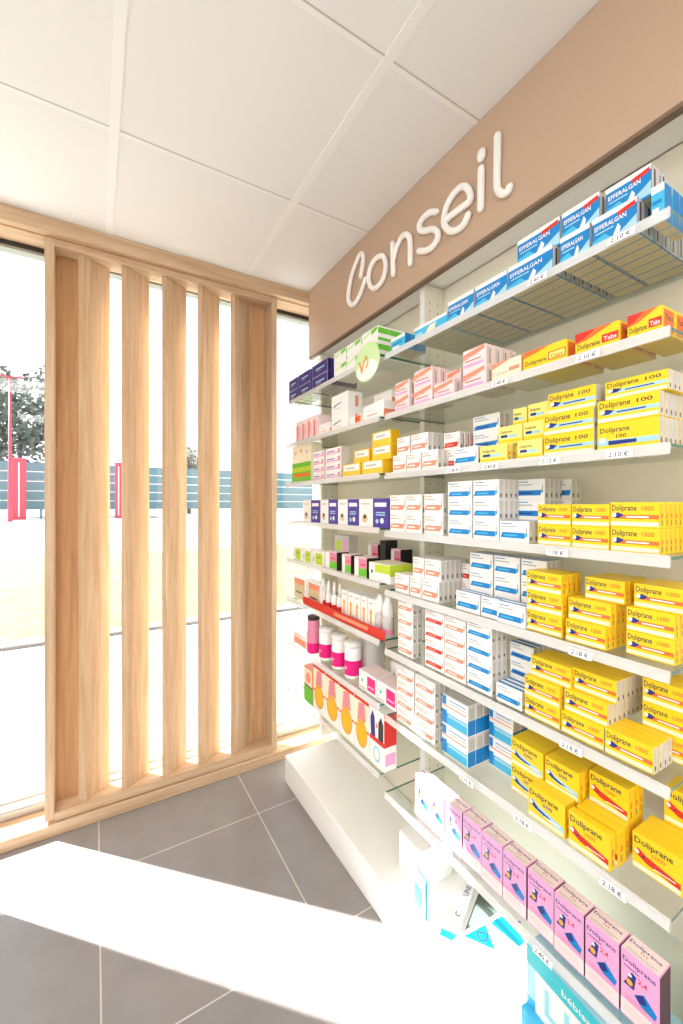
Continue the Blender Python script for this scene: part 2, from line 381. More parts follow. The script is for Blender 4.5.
# ------------------------------------------------------------------ CARTON KINDS
Yl = card('print_yellow', (249, 211, 38)); Yp = card('print_pale_yellow', (252, 236, 130)); Yo = card('print_amber', (246, 188, 30))
Or = card('print_orange', (240, 116, 50)); Rd = card('print_red', (218, 50, 42)); Sal = card('print_salmon', (246, 150, 120))
Nv = card('print_navy', (38, 52, 130)); Bl = card('print_blue', (22, 132, 204)); Cy = card('print_cyan', (70, 186, 228)); Sky = card('print_sky', (168, 214, 232))
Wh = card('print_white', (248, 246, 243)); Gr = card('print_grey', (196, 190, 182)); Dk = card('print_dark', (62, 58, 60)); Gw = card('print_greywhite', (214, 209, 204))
Pk = card('print_pink', (238, 172, 216)); Pd = card('print_rose', (226, 140, 170)); Pw = card('print_blush', (250, 226, 226)); Mg = card('print_magenta', (232, 28, 130)); Pu = card('print_purple', (76, 64, 160)); Pdk = card('print_dark_purple', (52, 42, 124))
Gn = card('print_green', (110, 200, 60)); Lm = card('print_lime', (196, 220, 60)); Bk = card('print_black', (36, 34, 36)); Cr = card('print_cream', (246, 238, 208)); Tq = card('print_turquoise', (60, 196, 208)); Tql = card('print_pale_turquoise', (160, 226, 232)); Kr = card('print_kraft', (214, 196, 158)); Ma = card('print_plum', (70, 20, 40)); Fo = card('print_food', (238, 176, 70)); LGn = card('print_pale_green', (206, 236, 178))
SIDEM = [('q', .3, .12, .55, .3, Dk), ('q', .35, .55, .5, .9, Gr)]
def dol_front(sub, stripe, subc, drop=False):
    it = [('q', .01, .06, .985, .22, Cr),
          ('q', .12, .34, .99, .50, stripe), ('t', 'Doliprane', .04, .66, .34, Dk, .52), ('t', sub, .66, .67, .24, subc, .24),
          ('p', [(.08,.36),(.2,.36),(.3,.5),(.15,.6)], Nv), ('c', .09, .48, .045, Wh), ('q', .34, .39, .8, .445, Wh if stripe is not Sky else Nv)]
    return it
def dol_sq(sub, stripe, subc):
    return [('q', .02, .04, .97, .17, Cr), ('p', [(.03,.46),(.3,.3),(.97,.16),(.97,.32),(.3,.5),(.12,.62)], stripe),
            ('p', [(.05,.44),(.12,.6),(.3,.42),(.62,.33),(.62,.26),(.2,.36)], Nv if stripe is not Rd else Rd), ('c', .1, .5, .05, Wh), ('c', .24, .44, .03, Nv),
            ('t', 'Doliprane', .05, .74, .24, Dk, .78), ('t', sub, .42, .56, .15, subc, .26), ('q', .45, .27, .88, .3, Wh)]
K = {}
def kind(key, look, w, h, d, body, group, **kw):
    K[key] = dict(look=look, w=w, h=h, d=d, group=group, mesh=None, kw=kw, body=body)
ysd = [('q', .2, .1, .4, .9, Yo), ('q', .45, .38, .7, .56, Or), ('q', .5, .1, .62, .3, Dk)]
kind('d1000', 'yellow orange-striped', .088, .046, .018, Yl, 'yellow cartons with orange stripe', front=dol_front('1000', Or, Or), side=ysd, top=[('q', 0, .9, 1, 1, Yo)])
kind('d1000g', 'yellow orange-striped grey-ended', .088, .046, .018, Yl, 'yellow cartons with orange stripe', front=dol_front('1000', Or, Or), side=SIDEM, sidem=Gw, top=[('q', 0, .9, 1, 1, Yo)])
kind('d100', 'yellow pale-blue-striped', .09, .05, .018, Yl, 'yellow cartons with blue stripe', front=dol_front('100', Sky, Dk), side=SIDEM, sidem=Gw)
kind('d100big', 'yellow tall pale-blue-striped', .1, .056, .018, Yl, 'yellow cartons with blue stripe', front=[('q', .01, .2, .99, .38, Sky), ('t', 'Doliprane', .05, .66, .26, Dk, .5), ('t', '100', .33, .44, .18, Dk, .17), ('p', [(.2,.2),(.66,.22),(.66,.34),(.2,.36)], Nv), ('c', .1, .36, .075, Sky), ('c', .1, .38, .05, Wh)], side=SIDEM, sidem=Gw)
kind('d100s', 'narrow yellow blue-marked', .06, .046, .018, Yp, 'yellow cartons with blue stripe', front=[('q', .02, .06, .97, .26, Yl), ('t', 'Doliprane', .1, .62, .22, Dk, .5), ('q', .1, .36, .8, .5, Sky), ('q', .12, .38, .4, .52, Nv)], side=ysd)
kind('d500', 'square yellow navy-marked', .085, .072, .02, Yl, 'square yellow cartons', front=dol_sq('500', Sky, Nv), side=ysd, top=[('q', 0, .92, 1, 1, Yo)])
kind('d1sq', 'square yellow red-striped', .085, .072, .02, Yl, 'square yellow cartons', front=dol_sq('1000', Rd, Or), side=ysd, top=[('q', 0, .92, 1, 1, Yo)])
kind('tabs', 'yellow red-cornered Tabs', .1, .054, .05, Yl, 'yellow Tabs and Caps cartons', front=[('p', [(0,.55),(.0,1),(.9,1),(.3,.62)], Or), ('p', [(0,.62),(0,1),(.5,1),(.2,.7)], Rd), ('t', 'Doliprane', .06, .3, .3, Dk, .52), ('q', .62, .3, .98, .62, Rd), ('t', 'Tabs', .66, .36, .24, Wh, .28), ('q', .02, .04, .97, .14, Sal)], side=[('q', .1, .1, .9, .9, Or), ('t', 'Tabs', .2, .55, .28, Bk, .6)])
kind('caps', 'yellow red-framed Caps', .1, .052, .05, Yl, 'yellow Tabs and Caps cartons', front=[('p', [(0,.7),(0,1),(.7,1),(.25,.8)], Or), ('t', 'Doliprane', .04, .34, .28, Dk, .52), ('q', .6, .3, .98, .66, Rd), ('q', .62, .34, .96, .62, Yp), ('t', 'Caps', .66, .38, .22, Rd, .26), ('q', .02, .04, .97, .14, Sal)], side=[('q', .1, .1, .9, .9, Or)])
kind('capsp', 'pale cream Caps', .1, .05, .05, Cr, 'yellow Tabs and Caps cartons', front=[('p', [(0,.7),(0,1),(.7,1),(.25,.8)], Sal), ('t', 'Doliprane', .04, .34, .26, Gr, .52), ('q', .6, .4, .96, .58, Sal)], side=[('q', .1, .1, .9, .9, Sal)])
def generic(c1, c2): return [('p', [(.03,.2),(.86,.2),(.93,.46),(.1,.46)], c1), ('q', .16, .29, .6, .36, c2), ('q', .06, .7, .6, .76, Gr), ('q', .06, .85, .45, .89, c1), ('q', .93, .3, .95, .7, Dk)]
kind('orange', 'white orange-banded', .081, .062, .019, Wh, 'white cartons with coloured band', front=generic(Sal, Wh), side=SIDEM, sidem=Gw, top=[('q', 0, .8, 1, .95, Sal)])
kind('red', 'white red-banded', .081, .056, .019, Wh, 'white cartons with coloured band', front=generic(Rd, Sal), side=SIDEM+[('q', .7, .1, .9, .9, Rd)], sidem=Gw, top=[('q', 0, .8, 1, .95, Sal)])
kind('blue', 'white blue-banded', .085, .052, .019, Wh, 'white cartons with coloured band', front=generic(Bl, Cy)+[('p', [(.86,.2),(.93,.3),(.93,.46),(.86,.46)], Cy)], side=SIDEM, sidem=Gw, top=[('q', 0, .3, 1, .8, Bl)])
kind('navyb', 'white deep-blue-banded', .085, .052, .019, Wh, 'white cartons with coloured band', front=generic(Bl, Nv), side=SIDEM, sidem=Gw, top=[('q', 0, .2, 1, .8, Bl)])
kind('pinkish', 'white pink-printed', .08, .05, .03, Pw, 'white pink-printed cartons', front=[('p', [(0,.5),(.95,.8),(.95,1),(0,.8)], Sal), ('q', .05, .15, .9, .3, Pk), ('q', .1, .42, .8, .47, Rd), ('q', .1, .62, .7, .66, Gr)], side=[('q', .2, .1, .4, .9, Gw), ('q', .5, .1, .6, .8, Dk)], botm=Kr)
ef = [('q', 0, .84, 1, 1, Wh), ('p', [(0,.05),(.55,.05),(.3,.4),(0,.3)], Cy), ('p', [(.4,.08),(1,.08),(1,.5),(.75,.3)], Sky), ('p', [(.45,.1),(.6,.1),(.66,.36),(.6,.5)], Wh), ('t', 'EFFERALGAN', .06, .58, .2, Wh, .72), ('q', .08, .46, .5, .5, Sky)]
kind('eff', 'blue white-topped', .1, .066, .034, Bl, 'blue cartons on the top shelf', front=ef, side=[('q', .1, .05, .9, .95, Gw), ('q', .3, .1, .5, .9, Dk)], sidem=Gw, topm=Wh, botm=Kr)
kind('effr', 'blue red-flashed', .1, .066, .034, Bl, 'blue cartons on the top shelf', front=ef+[('p', [(.6,.7),(.97,.78),(.97,.92),(.6,.84)], Rd)], side=[('q', .3, .1, .5, .9, Dk)], sidem=Gw, topm=Wh, botm=Kr)
kind('effl', 'pale blue low', .1, .045, .034, Cy, 'blue cartons on the top shelf', front=[('q', 0, .8, 1, 1, Wh), ('p', [(.3,.1),(.6,.1),(.7,.7),(.5,.7)], Cr), ('p', [(.05,.1),(.3,.1),(.25,.6),(.05,.5)], Sky), ('q', .5, .2, .9, .3, Bl)], sidem=Gw, topm=Wh, botm=Kr)
kind('effs', 'dark-sided light blue', .06, .052, .03, Cy, 'blue cartons on the top shelf', front=[('q', 0, .8, 1, 1, Wh), ('q', .1, .2, .6, .4, Wh), ('q', .1, .5, .8, .6, Bl)], sidem=Bl, topm=Wh, botm=Kr)
kind('effb', 'big white and blue', .1, .085, .03, Wh, 'white and blue cartons', front=[('q', 0, .04, .2, .5, Bl), ('q', .2, .04, .98, .42, Cy), ('q', .25, .3, .98, .38, Sky), ('q', .05, .62, .95, .66, Sal), ('q', .3, .75, .95, .78, Gr), ('q', .3, .86, .95, .89, Bl), ('q', .02, .68, .18, .98, Bl)], side=[('q', 0, .02, 1, .5, Bl), ('q', .2, .55, .9, .9, Gr)], sidem=Gw, topm=Gr)
pinkf = [('q', .0, .03, 1, .26, Pw), ('t', 'Doliprane', .06, .84, .095, Nv, .86), ('q', .08, .77, .5, .785, Nv), ('t', '2,4', .46, .66, .1, Rd, .24),
         ('p', [(.08,.5),(.3,.74),(.42,.72),(.36,.5)], Nv), ('c', .24, .57, .09, Fo), ('p', [(.36,.44),(.62,.56),(.95,.42),(.9,.33),(.55,.36)], Bl), ('p', [(.4,.46),(.6,.54),(.7,.44),(.5,.38)], Nv), ('c', .26, .68, .05, Wh),
         ('q', .1, .3, .92, .312, Pd), ('q', .1, .34, .7, .352, Pd), ('q', .1, .2, .85, .208, Gr), ('q', .1, .16, .8, .168, Gr), ('q', .1, .12, .85, .128, Gr)]
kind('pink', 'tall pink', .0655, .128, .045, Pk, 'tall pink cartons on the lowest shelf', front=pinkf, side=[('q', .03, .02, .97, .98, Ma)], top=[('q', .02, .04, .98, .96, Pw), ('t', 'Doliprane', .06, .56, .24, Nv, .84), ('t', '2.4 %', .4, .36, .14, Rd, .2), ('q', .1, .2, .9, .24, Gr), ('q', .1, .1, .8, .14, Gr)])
# left bay kinds
kind('purple', 'dark purple silver-lettered', .1, .058, .05, Pdk, 'purple cartons on the top shelf', front=[('q', 0, 0, 1, 1, card('print_lavender', (150, 146, 196))), ('q', .035, .06, .965, .94, Pdk), ('q', .25, .5, .8, .62, Sky), ('q', .3, .36, .6, .4, Gr)], side=[('q', .1, .1, .3, .9, Bk)], botm=Gr)
kind('green', 'white green-cornered', .1, .056, .05, Wh, 'white and green cartons on the top shelf', front=[('p', [(.1,.55),(.6,.8),(.6,.95),(.1,.75)], LGn), ('p', [(.6,.6),(.95,.75),(.95,.98),(.6,.9)], Gn), ('q', .1, .15, .5, .2, LGn)], side=[('q', 0, .55, 1, .9, Gn), ('q', 0, .12, 1, .3, Gn)])
kind('rosebox', 'pale rose upright', .06, .105, .07, Pw, 'rose cartons on the second shelf', front=[('q', .1, .1, .5, .8, Sal), ('q', .15, .05, .35, .14, Pu), ('q', .6, .2, .8, .7, Pk)], topm=Kr)
kind('whitep', 'white lilac-lettered', .1, .075, .07, Wh, 'white cartons on the left second shelf', front=[('p', [(.05,.3),(.2,.45),(.6,.55),(.6,.5),(.3,.4)], Pu), ('q', .2, .2, .6, .24, Gr)], side=[('q', .5, .2, .7, .8, Sal)])
kind('plainw', 'small plain white', .09, .05, .05, Wh, 'white cartons on the left second shelf', front=[('q', .2, .3, .7, .36, Sal), ('q', .2, .6, .5, .64, Gr)], side=[('q', .0, .0, 1, .5, Sal)])
kind('redend', 'small white red-fronted', .09, .035, .05, Wh, 'white cartons on the left second shelf', front=[('q', .5, .1, 1, .95, Rd), ('q', .7, .1, 1, .95, Or)])
kind('greenup', 'cream and bright green upright', .15, .187, .06, Cr, 'green-based cartons', front=[('q', 0, 0, 1, .52, Gn), ('q', .1, .14, .9, .24, Or), ('c', .2, .8, .06, Pk), ('c', .5, .84, .06, Sal), ('c', .8, .78, .06, Pk), ('q', .0, .28, 1, .4, Lm)])
kind('lilac', 'thin white lilac-lined', .1, .033, .04, Wh, 'thin white cartons', front=[('q', .05, .2, .8, .4, Pk), ('q', .1, .5, .6, .62, Pu), ('q', .8, .2, .95, .8, Pd)], sidem=Gw)
kind('yelw', 'amber white-labelled', .12, .052, .04, card('print_golden', (250,208,70)), 'amber and white cartons', front=[('q', .1, .45, .96, .92, Wh), ('q', .2, .6, .7, .72, Gr), ('q', 0, .05, 1, .14, Yl)], sidem=Yo)
kind('halfp', 'half white half purple', .165, .105, .05, Wh, 'half purple cartons', front=[('q', .5, 0, 1, 1, Pu), ('q', .56, .72, .94, .86, Wh), ('q', .6, .5, .9, .54, Sky), ('q', .6, .42, .9, .46, Sky), ('c', .64, .22, .05, Sky), ('c', .8, .24, .06, Wh), ('c', .22, .3, .1, Kr), ('c', .22, .36, .05, Dk), ('q', .1, .8, .4, .84, Gr)], side=[('q', 0, 0, 1, 1, Pu)])
kind('limes', 'small white lime-fronted', .085, .065, .05, Wh, 'small lime cartons', front=[('q', .3, .05, .96, .85, Lm), ('q', .4, .5, .8, .62, Gn), ('q', .05, .2, .25, .6, Gw)])
kind('bgp', 'black-ended pink and green', .1, .075, .06, Pw, 'black-ended cartons', front=[('q', .35, .05, 1, .45, Gn), ('q', .35, .45, 1, .95, Pd), ('q', .45, .6, .9, .66, Rd), ('p', [(0,0),(.35,0),(.35,.9),(0,.9)], Wh)], side=[('q', 0, 0, 1, 1, Bk)])
kind('blackb', 'plain black', .07, .09, .06, Bk, 'black-ended cartons', front=[('q', .1, .1, .9, .9, Dk)])
kind('limeb', 'wide white lime-topped', .135, .066, .1, Wh, 'small lime cartons', front=[('q', 0, .45, 1, 1, Wh), ('q', .3, .5, 1, .96, Lm), ('c', .15, .5, .05, Dk)], side=[('q', 0, .4, 1, 1, Lm)], topm=Cr)
kind('mirrorb', 'kraft-faced upright', .12, .11, .05, Wh, 'cartons in the red tray', front=[('q', .05, .05, .9, .95, Kr), ('q', .1, .7, .9, .92, Sal), ('q', .2, .3, .7, .36, Dk)])
kind('peach', 'white peach-figured lilac-based', .05, .125, .05, Wh, 'cartons in the red tray', front=[('q', 0, 0, 1, .22, Pu), ('c', .5, .6, .22, Fo), ('q', .35, .25, .65, .55, Fo), ('q', .1, .06, .9, .1, Wh), ('q', .2, .85, .8, .88, Pd)])
kind('smallpk', 'low white salmon-printed', .13, .06, .05, Wh, 'pink and white cartons', front=[('q', .1, .1, .9, .6, Sal), ('q', .1, .6, .5, .9, Pw)])
kind('pkw', 'white magenta-squared', .115, .072, .08, Wh, 'pink and white cartons', front=[('q', .5, .14, .96, .86, Mg), ('q', .55, .3, .9, .4, Pk), ('c', .2, .5, .06, Tq), ('q', .05, .1, .4, .16, Gr)], topm=Pw)
kind('foodbox', 'tall white orange-plated', .115, .20, .045, Wh, 'tall food-pictured cartons', front=[('p', [(0,.42),(1,.42),(1,.47),(0,.47)], Or), ('q', .05, .5, .95, .96, Cr), ('p', [(.2,.55),(.8,.6),(.7,.95),(.3,.9)], Sal), ('q', .35, .48, .65, .9, Pd), ('p', [(.5+.4*math.cos(i*math.pi/12), .35+.26*math.sin(i*math.pi/12)) for i in range(24)], Fo), ('p', [(.5+.27*math.cos(i*math.pi/12), .35+.17*math.sin(i*math.pi/12)) for i in range(24)], Yo), ('q', 0, .94, 1, 1, Rd)])
kind('greenbot', 'tall salmon-topped green-based', .1, .17, .045, Sal, 'tall food-pictured cartons', front=[('q', 0, 0, 1, .45, Gn), ('q', .1, .5, .9, .95, Cr), ('c', .5, .7, .25, Sal), ('q', 0, .45, 1, .48, Dk)])
kind('dogbox', 'white dog-pictured red-edged', .12, .21, .055, Wh, 'tall food-pictured cartons', front=[('q', 0, .42, 1, .5, Rd), ('q', 0, .5, 1, .98, Wh), ('p', [(.1,.5),(.05,.8),(.2,.95),(.35,.85),(.4,.5)], Nv), ('p', [(.6,.5),(.62,.8),(.8,.92),(.95,.8),(.95,.5)], Dk), ('c', .5, .72, .08, Sal), ('c', .5, .22, .25, Sky), ('c', .5, .22, .17, Wh)], side=[('q', 0, .42, 1, 1, Rd), ('q', .1, .1, .9, .3, Pk)])
kind('kraftw', 'white lilac-backed', .09, .08, .05, Gw, 'boxes at the back of shelves', front=[('q', .1, .1, .5, .8, Lm), ('q', .6, .1, .9, .9, Pk)])
kind('turq', 'white turquoise-cornered', .1, .16, .05, Wh, 'cartons on the plinth', front=[('p', [(0,0),(.5,0),(.2,.5),(0,.5)], Tq), ('q', .3, .6, .8, .64, Gr)])

STACKS = []
def st(bay, sh, key, pl, pr, levels, setback=.0, h=None, depth=None, base=None, zoff=0.0):
    """levels: number of boxes one behind the other on each layer, bottom first; pl, pr: columns measured on the photo"""
    X = XF+.014+setback
    y1, y0 = yat(pl, X), yat(pr, X)
    STACKS.append(dict(bay=bay, sh=sh, key=key, y1=y1, y0=y0, X=X, levels=levels, h=h, d=depth, zoff=zoff))
N, F = 'near', 'far'
# --- near bay, shelf 1 (top)
st(N,1,'effs',391,405,[3]); st(N,1,'effl',414,447,[7]); st(N,1,'eff',448,474,[7]); st(N,1,'eff',475,507,[7])
st(N,1,'eff',508,553,[7]); st(N,1,'effr',517,560,[0,2],.02); st(N,1,'eff',560,590,[7]); st(N,1,'effr',562,600,[0,2],.02); st(N,1,'effr',592,637,[7]); st(N,1,'effr',606,652,[0,2],.02,h=.062)
st(N,1,'effs',651,665,[3],.01,h=.07)
# shelf 2
st(N,2,'pinkish',395,409,[2,2]); st(N,2,'pinkish',414,432,[3,3],h=.056); st(N,2,'pinkish',434,454,[2]); st(N,2,'pinkish',441,461,[0,2],.065); st(N,2,'pinkish',463,486,[4,4],h=.056)
st(N,2,'capsp',492,521,[3]); st(N,2,'caps',523,567,[3],h=.05); st(N,2,'tabs',575,620,[3],h=.05); st(N,2,'tabs',627,663,[3],h=.05)
# shelf 3
st(N,3,'orange',393,406,[2,0],h=.06); st(N,3,'orange',406.5,421,[2,0],h=.06); st(N,3,'orange',422,438,[4,0],h=.06); 
st(N,3,'orange',397,410,[0,3],.012,h=.06); st(N,3,'orange',411,428,[0,5],.012,h=.06)
st(N,3,'blue',454,478,[3]); st(N,3,'red',444,460,[4,4],.045,h=.055); st(N,3,'navyb',473,500,[1,2,2],.085,h=.05)
st(N,3,'d100s',480,507,[3]); st(N,3,'d100s',517,542,[3]); st(N,3,'d100s',498,522,[0,3],.02); st(N,3,'d100s',523,545,[0,3],.02); st(N,3,'d100s',513,527,[0,0,2],.05); st(N,3,'d100s',528,549,[0,0,2],.04)
st(N,3,'d100',543.5,594,[3,3],h=.0475); st(N,3,'d100',548,596,[0,0,3],.010,h=.0475); st(N,3,'d100big',597,660,[5],h=.055); st(N,3,'d100',597,660,[0,5],h=.046,zoff=.009); st(N,3,'d100',605,669,[0,0,4],.010,h=.037,zoff=.0275)
# shelf 4
st(N,4,'orange',390,405.5,[2,2]); st(N,4,'orange',406,422,[2,2]); st(N,4,'orange',424,443,[4,4])
st(N,4,'blue',448,472,[2,2,2]); st(N,4,'blue',473,499,[4,4,4]); st(N,4,'blue',499.5,529,[4]); st(N,4,'navyb',515,545,[1,4,4],.08); st(N,4,'navyb',557,572,[2,2,2],.15)
st(N,4,'d1000',537.5,571,[3,3]); st(N,4,'d1000',571.5,609.5,[3,3]); st(N,4,'d1000',610,660,[7,7],h=.048)
# shelf 5
st(N,5,'orange',395,409,[5]); st(N,5,'orange',410,421.5,[5]); st(N,5,'orange',422,439,[6]); st(N,5,'orange',413,424,[0,5],.012); st(N,5,'orange',424.5,441,[0,6],.012); st(N,5,'red',462,470,[2,2],.10)
st(N,5,'blue',456,480,[2]); st(N,5,'blue',481,500,[1],.0); st(N,5,'blue',497,525.5,[2],-.008)
st(N,5,'blue',470,493,[2,3,3],.052); st(N,5,'blue',494,520,[2,3,3],.052); st(N,5,'blue',521,547,[2,3,3],.052)
st(N,5,'d1000',526.5,562,[4,4,4],h=.046); st(N,5,'d1000',565.5,606,[6],h=.046); st(N,5,'d1000',568,611,[0,6],.010,h=.046); st(N,5,'d1000',585,625,[0,0,5],.03,h=.046)
st(N,5,'d1000',626,675,[6,6],.025,h=.046); st(N,5,'d1000',634,686,[0,0,5],.035,h=.046)
# shelf 6
st(N,6,'orange',398,413,[2,2,2,2],h=.046); st(N,6,'red',425,444,[1,1,2,2],h=.043); st(N,6,'orange',444.5,466,[2,2,2,2],h=.043)
st(N,6,'blue',467,492,[3,3,3,3],h=.045); st(N,6,'blue',496,522,[3],h=.045); st(N,6,'navyb',510,534,[2,3,3],.065,h=.045)
st(N,6,'d1000',524.5,560,[4,4]); st(N,6,'d1000',531,571,[0,0,4],.012); st(N,6,'d1000g',561,604,[3]); st(N,6,'d1000g',564,608,[0,9],.008); st(N,6,'d1000g',573,617,[0,0,8],.025)
st(N,6,'d1000g',605,654,[4],h=.05); st(N,6,'d1000',642,690,[4,4,4],.08,h=.048)
# shelf 7
st(N,7,'orange',397,414,[2,2,2,2],h=.046); st(N,7,'orange',415,435,[3,3,3,3],h=.046)
st(N,7,'effb',442,468,[4,4]); st(N,7,'effb',489,513,[2,2],.07,h=.08)
st(N,7,'d500',511,543,[4,4],.035,h=.066); st(N,7,'d500',545,579,[0,4],.035,h=.066); st(N,7,'d500',528,565,[2],-.006); st(N,7,'d500',548,579,[3],.045,h=.066)
st(N,7,'d1sq',568,610,[1],-.008); st(N,7,'d1sq',576,619,[2],.02); st(N,7,'d1sq',589,629,[3,3],.065,h=.068); st(N,7,'d1sq',632,683,[4],.05,h=.07); st(N,7,'d1sq',664,715,[3,3],.135,h=.072)
# --- far bay
st(F,1,'purple',289,297.5,[2,2]); st(F,1,'purple',298.5,310.5,[2,2]); st(F,1,'purple',312,328,[3,3])
st(F,1,'green',334,346.5,[2,2]); st(F,1,'green',347,361.5,[2,2]); st(F,1,'green',362,378,[3,3],h=.059)
for a, b in ((296,301.5),(302,307),(307.5,312.5),(313,318)): st(F,2,'rosebox',a,b,[1])
st(F,2,'plainw',319,330,[1]); st(F,2,'whitep',331.5,348,[1,1]); st(F,2,'redend',350,361,[1]); st(F,2,'plainw',363,384,[1],h=.06); st(F,2,'plainw',374,392,[1,1],.075,h=.06)
st(F,3,'greenup',292,311,[1]); st(F,3,'lilac',313,324,[1,1,1,1]); st(F,3,'lilac',325.5,341,[1,1,1,1]); st(F,3,'yelw',342.5,360,[2]); st(F,3,'yelw',362,383,[2]); st(F,3,'yelw',354,369,[0,1],.02); st(F,3,'yelw',372,391,[0,1,1],.02)
st(F,4,'halfp',303,320,[1]); st(F,4,'halfp',320.5,337.5,[1]); st(F,4,'halfp',338,358.5,[1]); st(F,4,'halfp',359,388.5,[1])
st(F,5,'limes',293,301,[1]); st(F,5,'limes',303,311,[1]); st(F,5,'limes',312.5,323,[1]); st(F,5,'bgp',326,337,[1]); st(F,5,'bgp',342,351,[1]); st(F,5,'bgp',354.5,367,[1]); st(F,5,'limeb',369,390,[1])
st(F,5,'kraftw',335,349,[1],.14,h=.13); st(F,5,'bgp',368,378,[1],.14,h=.11); st(F,5,'blackb',380,386,[1],.14,h=.13); st(F,5,'bgp',391,400.5,[1],.15,h=.1)
st(F,6,'mirrorb',294,306,[1],.012); st(F,6,'mirrorb',308,321,[1],.012); 
for a, b in ((341.5,347),(348,353.5),(354,360),(361,367),(368,374)): st(F,6,'peach',a,b,[1],.012)
st(F,7,'smallpk',293,307,[1]); st(F,7,'pkw',359,376,[1]); st(F,7,'pkw',377,396,[1]); st(F,7,'pkw',391,408,[1],.11,h=.1)
st(F,8,'greenbot',304,313,[1]); 
for a, b in ((313.5,325),(325.5,339),(339.5,354),(354.5,369)): st(F,8,'foodbox',a,b,[1],h=.205)
st(F,8,'dogbox',370,384.5,[1],h=.205)
# tall pink row on the lowest near shelf
yy = .352
for i in range(10):
    STACKS.append(dict(bay=N, sh=8, key='pink', y1=yy+.0655, y0=yy, X=XF+.016+(.0 if i % 3 else .002), levels=[1], h=None, d=None, zoff=0)); yy += .0672

def rankword(i, n, such):
    if n == 1: return ''
    o = ['right-hand', 'second', 'third', 'fourth', 'fifth', 'sixth', 'seventh', 'eighth', 'ninth', 'tenth', 'eleventh']
    if i == 0: return ', rightmost %s' % such
    if i == n-1: return ', leftmost %s' % such
    return ', %s %s from right' % (o[i], such)
def levelword(l, n):
    return {1: [''], 2: ['lower', 'upper'], 3: ['bottom', 'middle', 'top'], 4: ['bottom', 'second', 'third', 'top']}[n][l]
def rowword(r, n):
    if n == 1: return ''
    if r == 0: return 'front'
    return ['', 'second', 'third', 'fourth', 'fifth', 'sixth', 'seventh', 'eighth', 'rearmost'][r]
SHW = {'near': ['', 'top shelf', 'second shelf', 'third shelf', 'fourth shelf', 'fifth shelf', 'sixth shelf', 'seventh shelf', 'lowest shelf'],
       'far': ['', 'left top shelf', 'left second shelf', 'left third shelf', 'left fourth shelf', 'left fifth shelf', 'left sixth shelf', 'left seventh shelf', 'left lowest shelf']}
groups = {}
for s in STACKS: groups.setdefault((s['bay'], s['sh'], K[s['key']]['look']), []).append(s)
for k_, L_ in groups.items():
    L_.sort(key=lambda s: (s['y0'], s['X']))
    for i, s in enumerate(L_): s['rank'] = i; s['n'] = len(L_)
ncart = 0; CARTS = []
SKIP = set([33, 42, 58, 68, 98, 99, 104, 115, 128, 129, 131, 132, 134, 136, 141, 142, 145, 161, 163, 165, 167, 170, 171, 174, 175, 177, 179, 181, 214, 215, 217, 218, 220, 221, 223, 224, 231, 238, 242, 243, 245, 246, 247, 248, 267, 269, 316, 322, 330, 331, 332, 333, 336, 337, 338, 339, 391, 392, 393, 395, 396, 397, 403, 404, 413, 485, 486, 509, 513, 518, 519, 523, 527])     # cartons buried in the middle of stacks, shown by nothing in the photo
for s in STACKS:
    kd = K[s['key']]
    if kd['mesh'] is None:
        kd['mesh'] = carton_mesh('carton', kd['w'], kd['h'], kd['d'], kd['body'], **kd['kw'])
    gap = .0012; wd = s['y1']-s['y0']-gap; h = s['h'] or kd['h']
    nl = len(s['levels']); z = ZS[s['bay']][s['sh']]+.0002+s['zoff']; present = [l for l, c_ in enumerate(s['levels']) if c_ > 0]
    for l, cnt in enumerate(s['levels']):
        for r in range(cnt):
            ncart += 1
            CARTS.append(None)
            if ncart in SKIP: continue
            ky = s['key']; nm = 'painkiller_carton' if ky[0] == 'd' and ky[1] in '15' or ky[:3] == 'eff' or ky in ('tabs', 'caps', 'capsp', 'pink') else 'food_carton' if ky in ('foodbox', 'greenbot', 'dogbox') else 'medicine_carton'
            o = bpy.data.objects.new(nm, kd['mesh']); COL.objects.link(o); CARTS[-1] = (o.name, id(s), l, r)
            jx = random.uniform(-.0012, .0012) if r == 0 else 0; jy = random.uniform(-.0004, .0004)
            o.location = (s['X']+r*(kd['d']+.0008)+min(jx, 0), s['y1']-gap/2+jy, z+l*(h+.0003))
            o.scale = (1, wd/kd['w'], h/kd['h']); o.rotation_euler.z = 0
            lw = levelword(l, nl) if nl > 1 else ''; rw = rowword(r, cnt)
            pos = ''
            if lw and rw: pos = ', %s layer, %s row' % (lw, rw)
            elif lw: pos = ', %s layer' % lw
            elif rw: pos = ', %s row' % rw
            such = 'stack' if (nl > 1 or cnt > 1) else 'one'
            o['label'] = '%s carton%s%s, %s' % (kd['look'], pos, rankword(s['rank'], s['n'], such), SHW[s['bay']][s['sh']])
            o['category'] = 'medicine box'; o['group'] = kd['group']+' on the '+SHW[s['bay']][s['sh']]+('' if 'shelf' not in kd['group'] else ' row')
print('CARTONS', ncart)

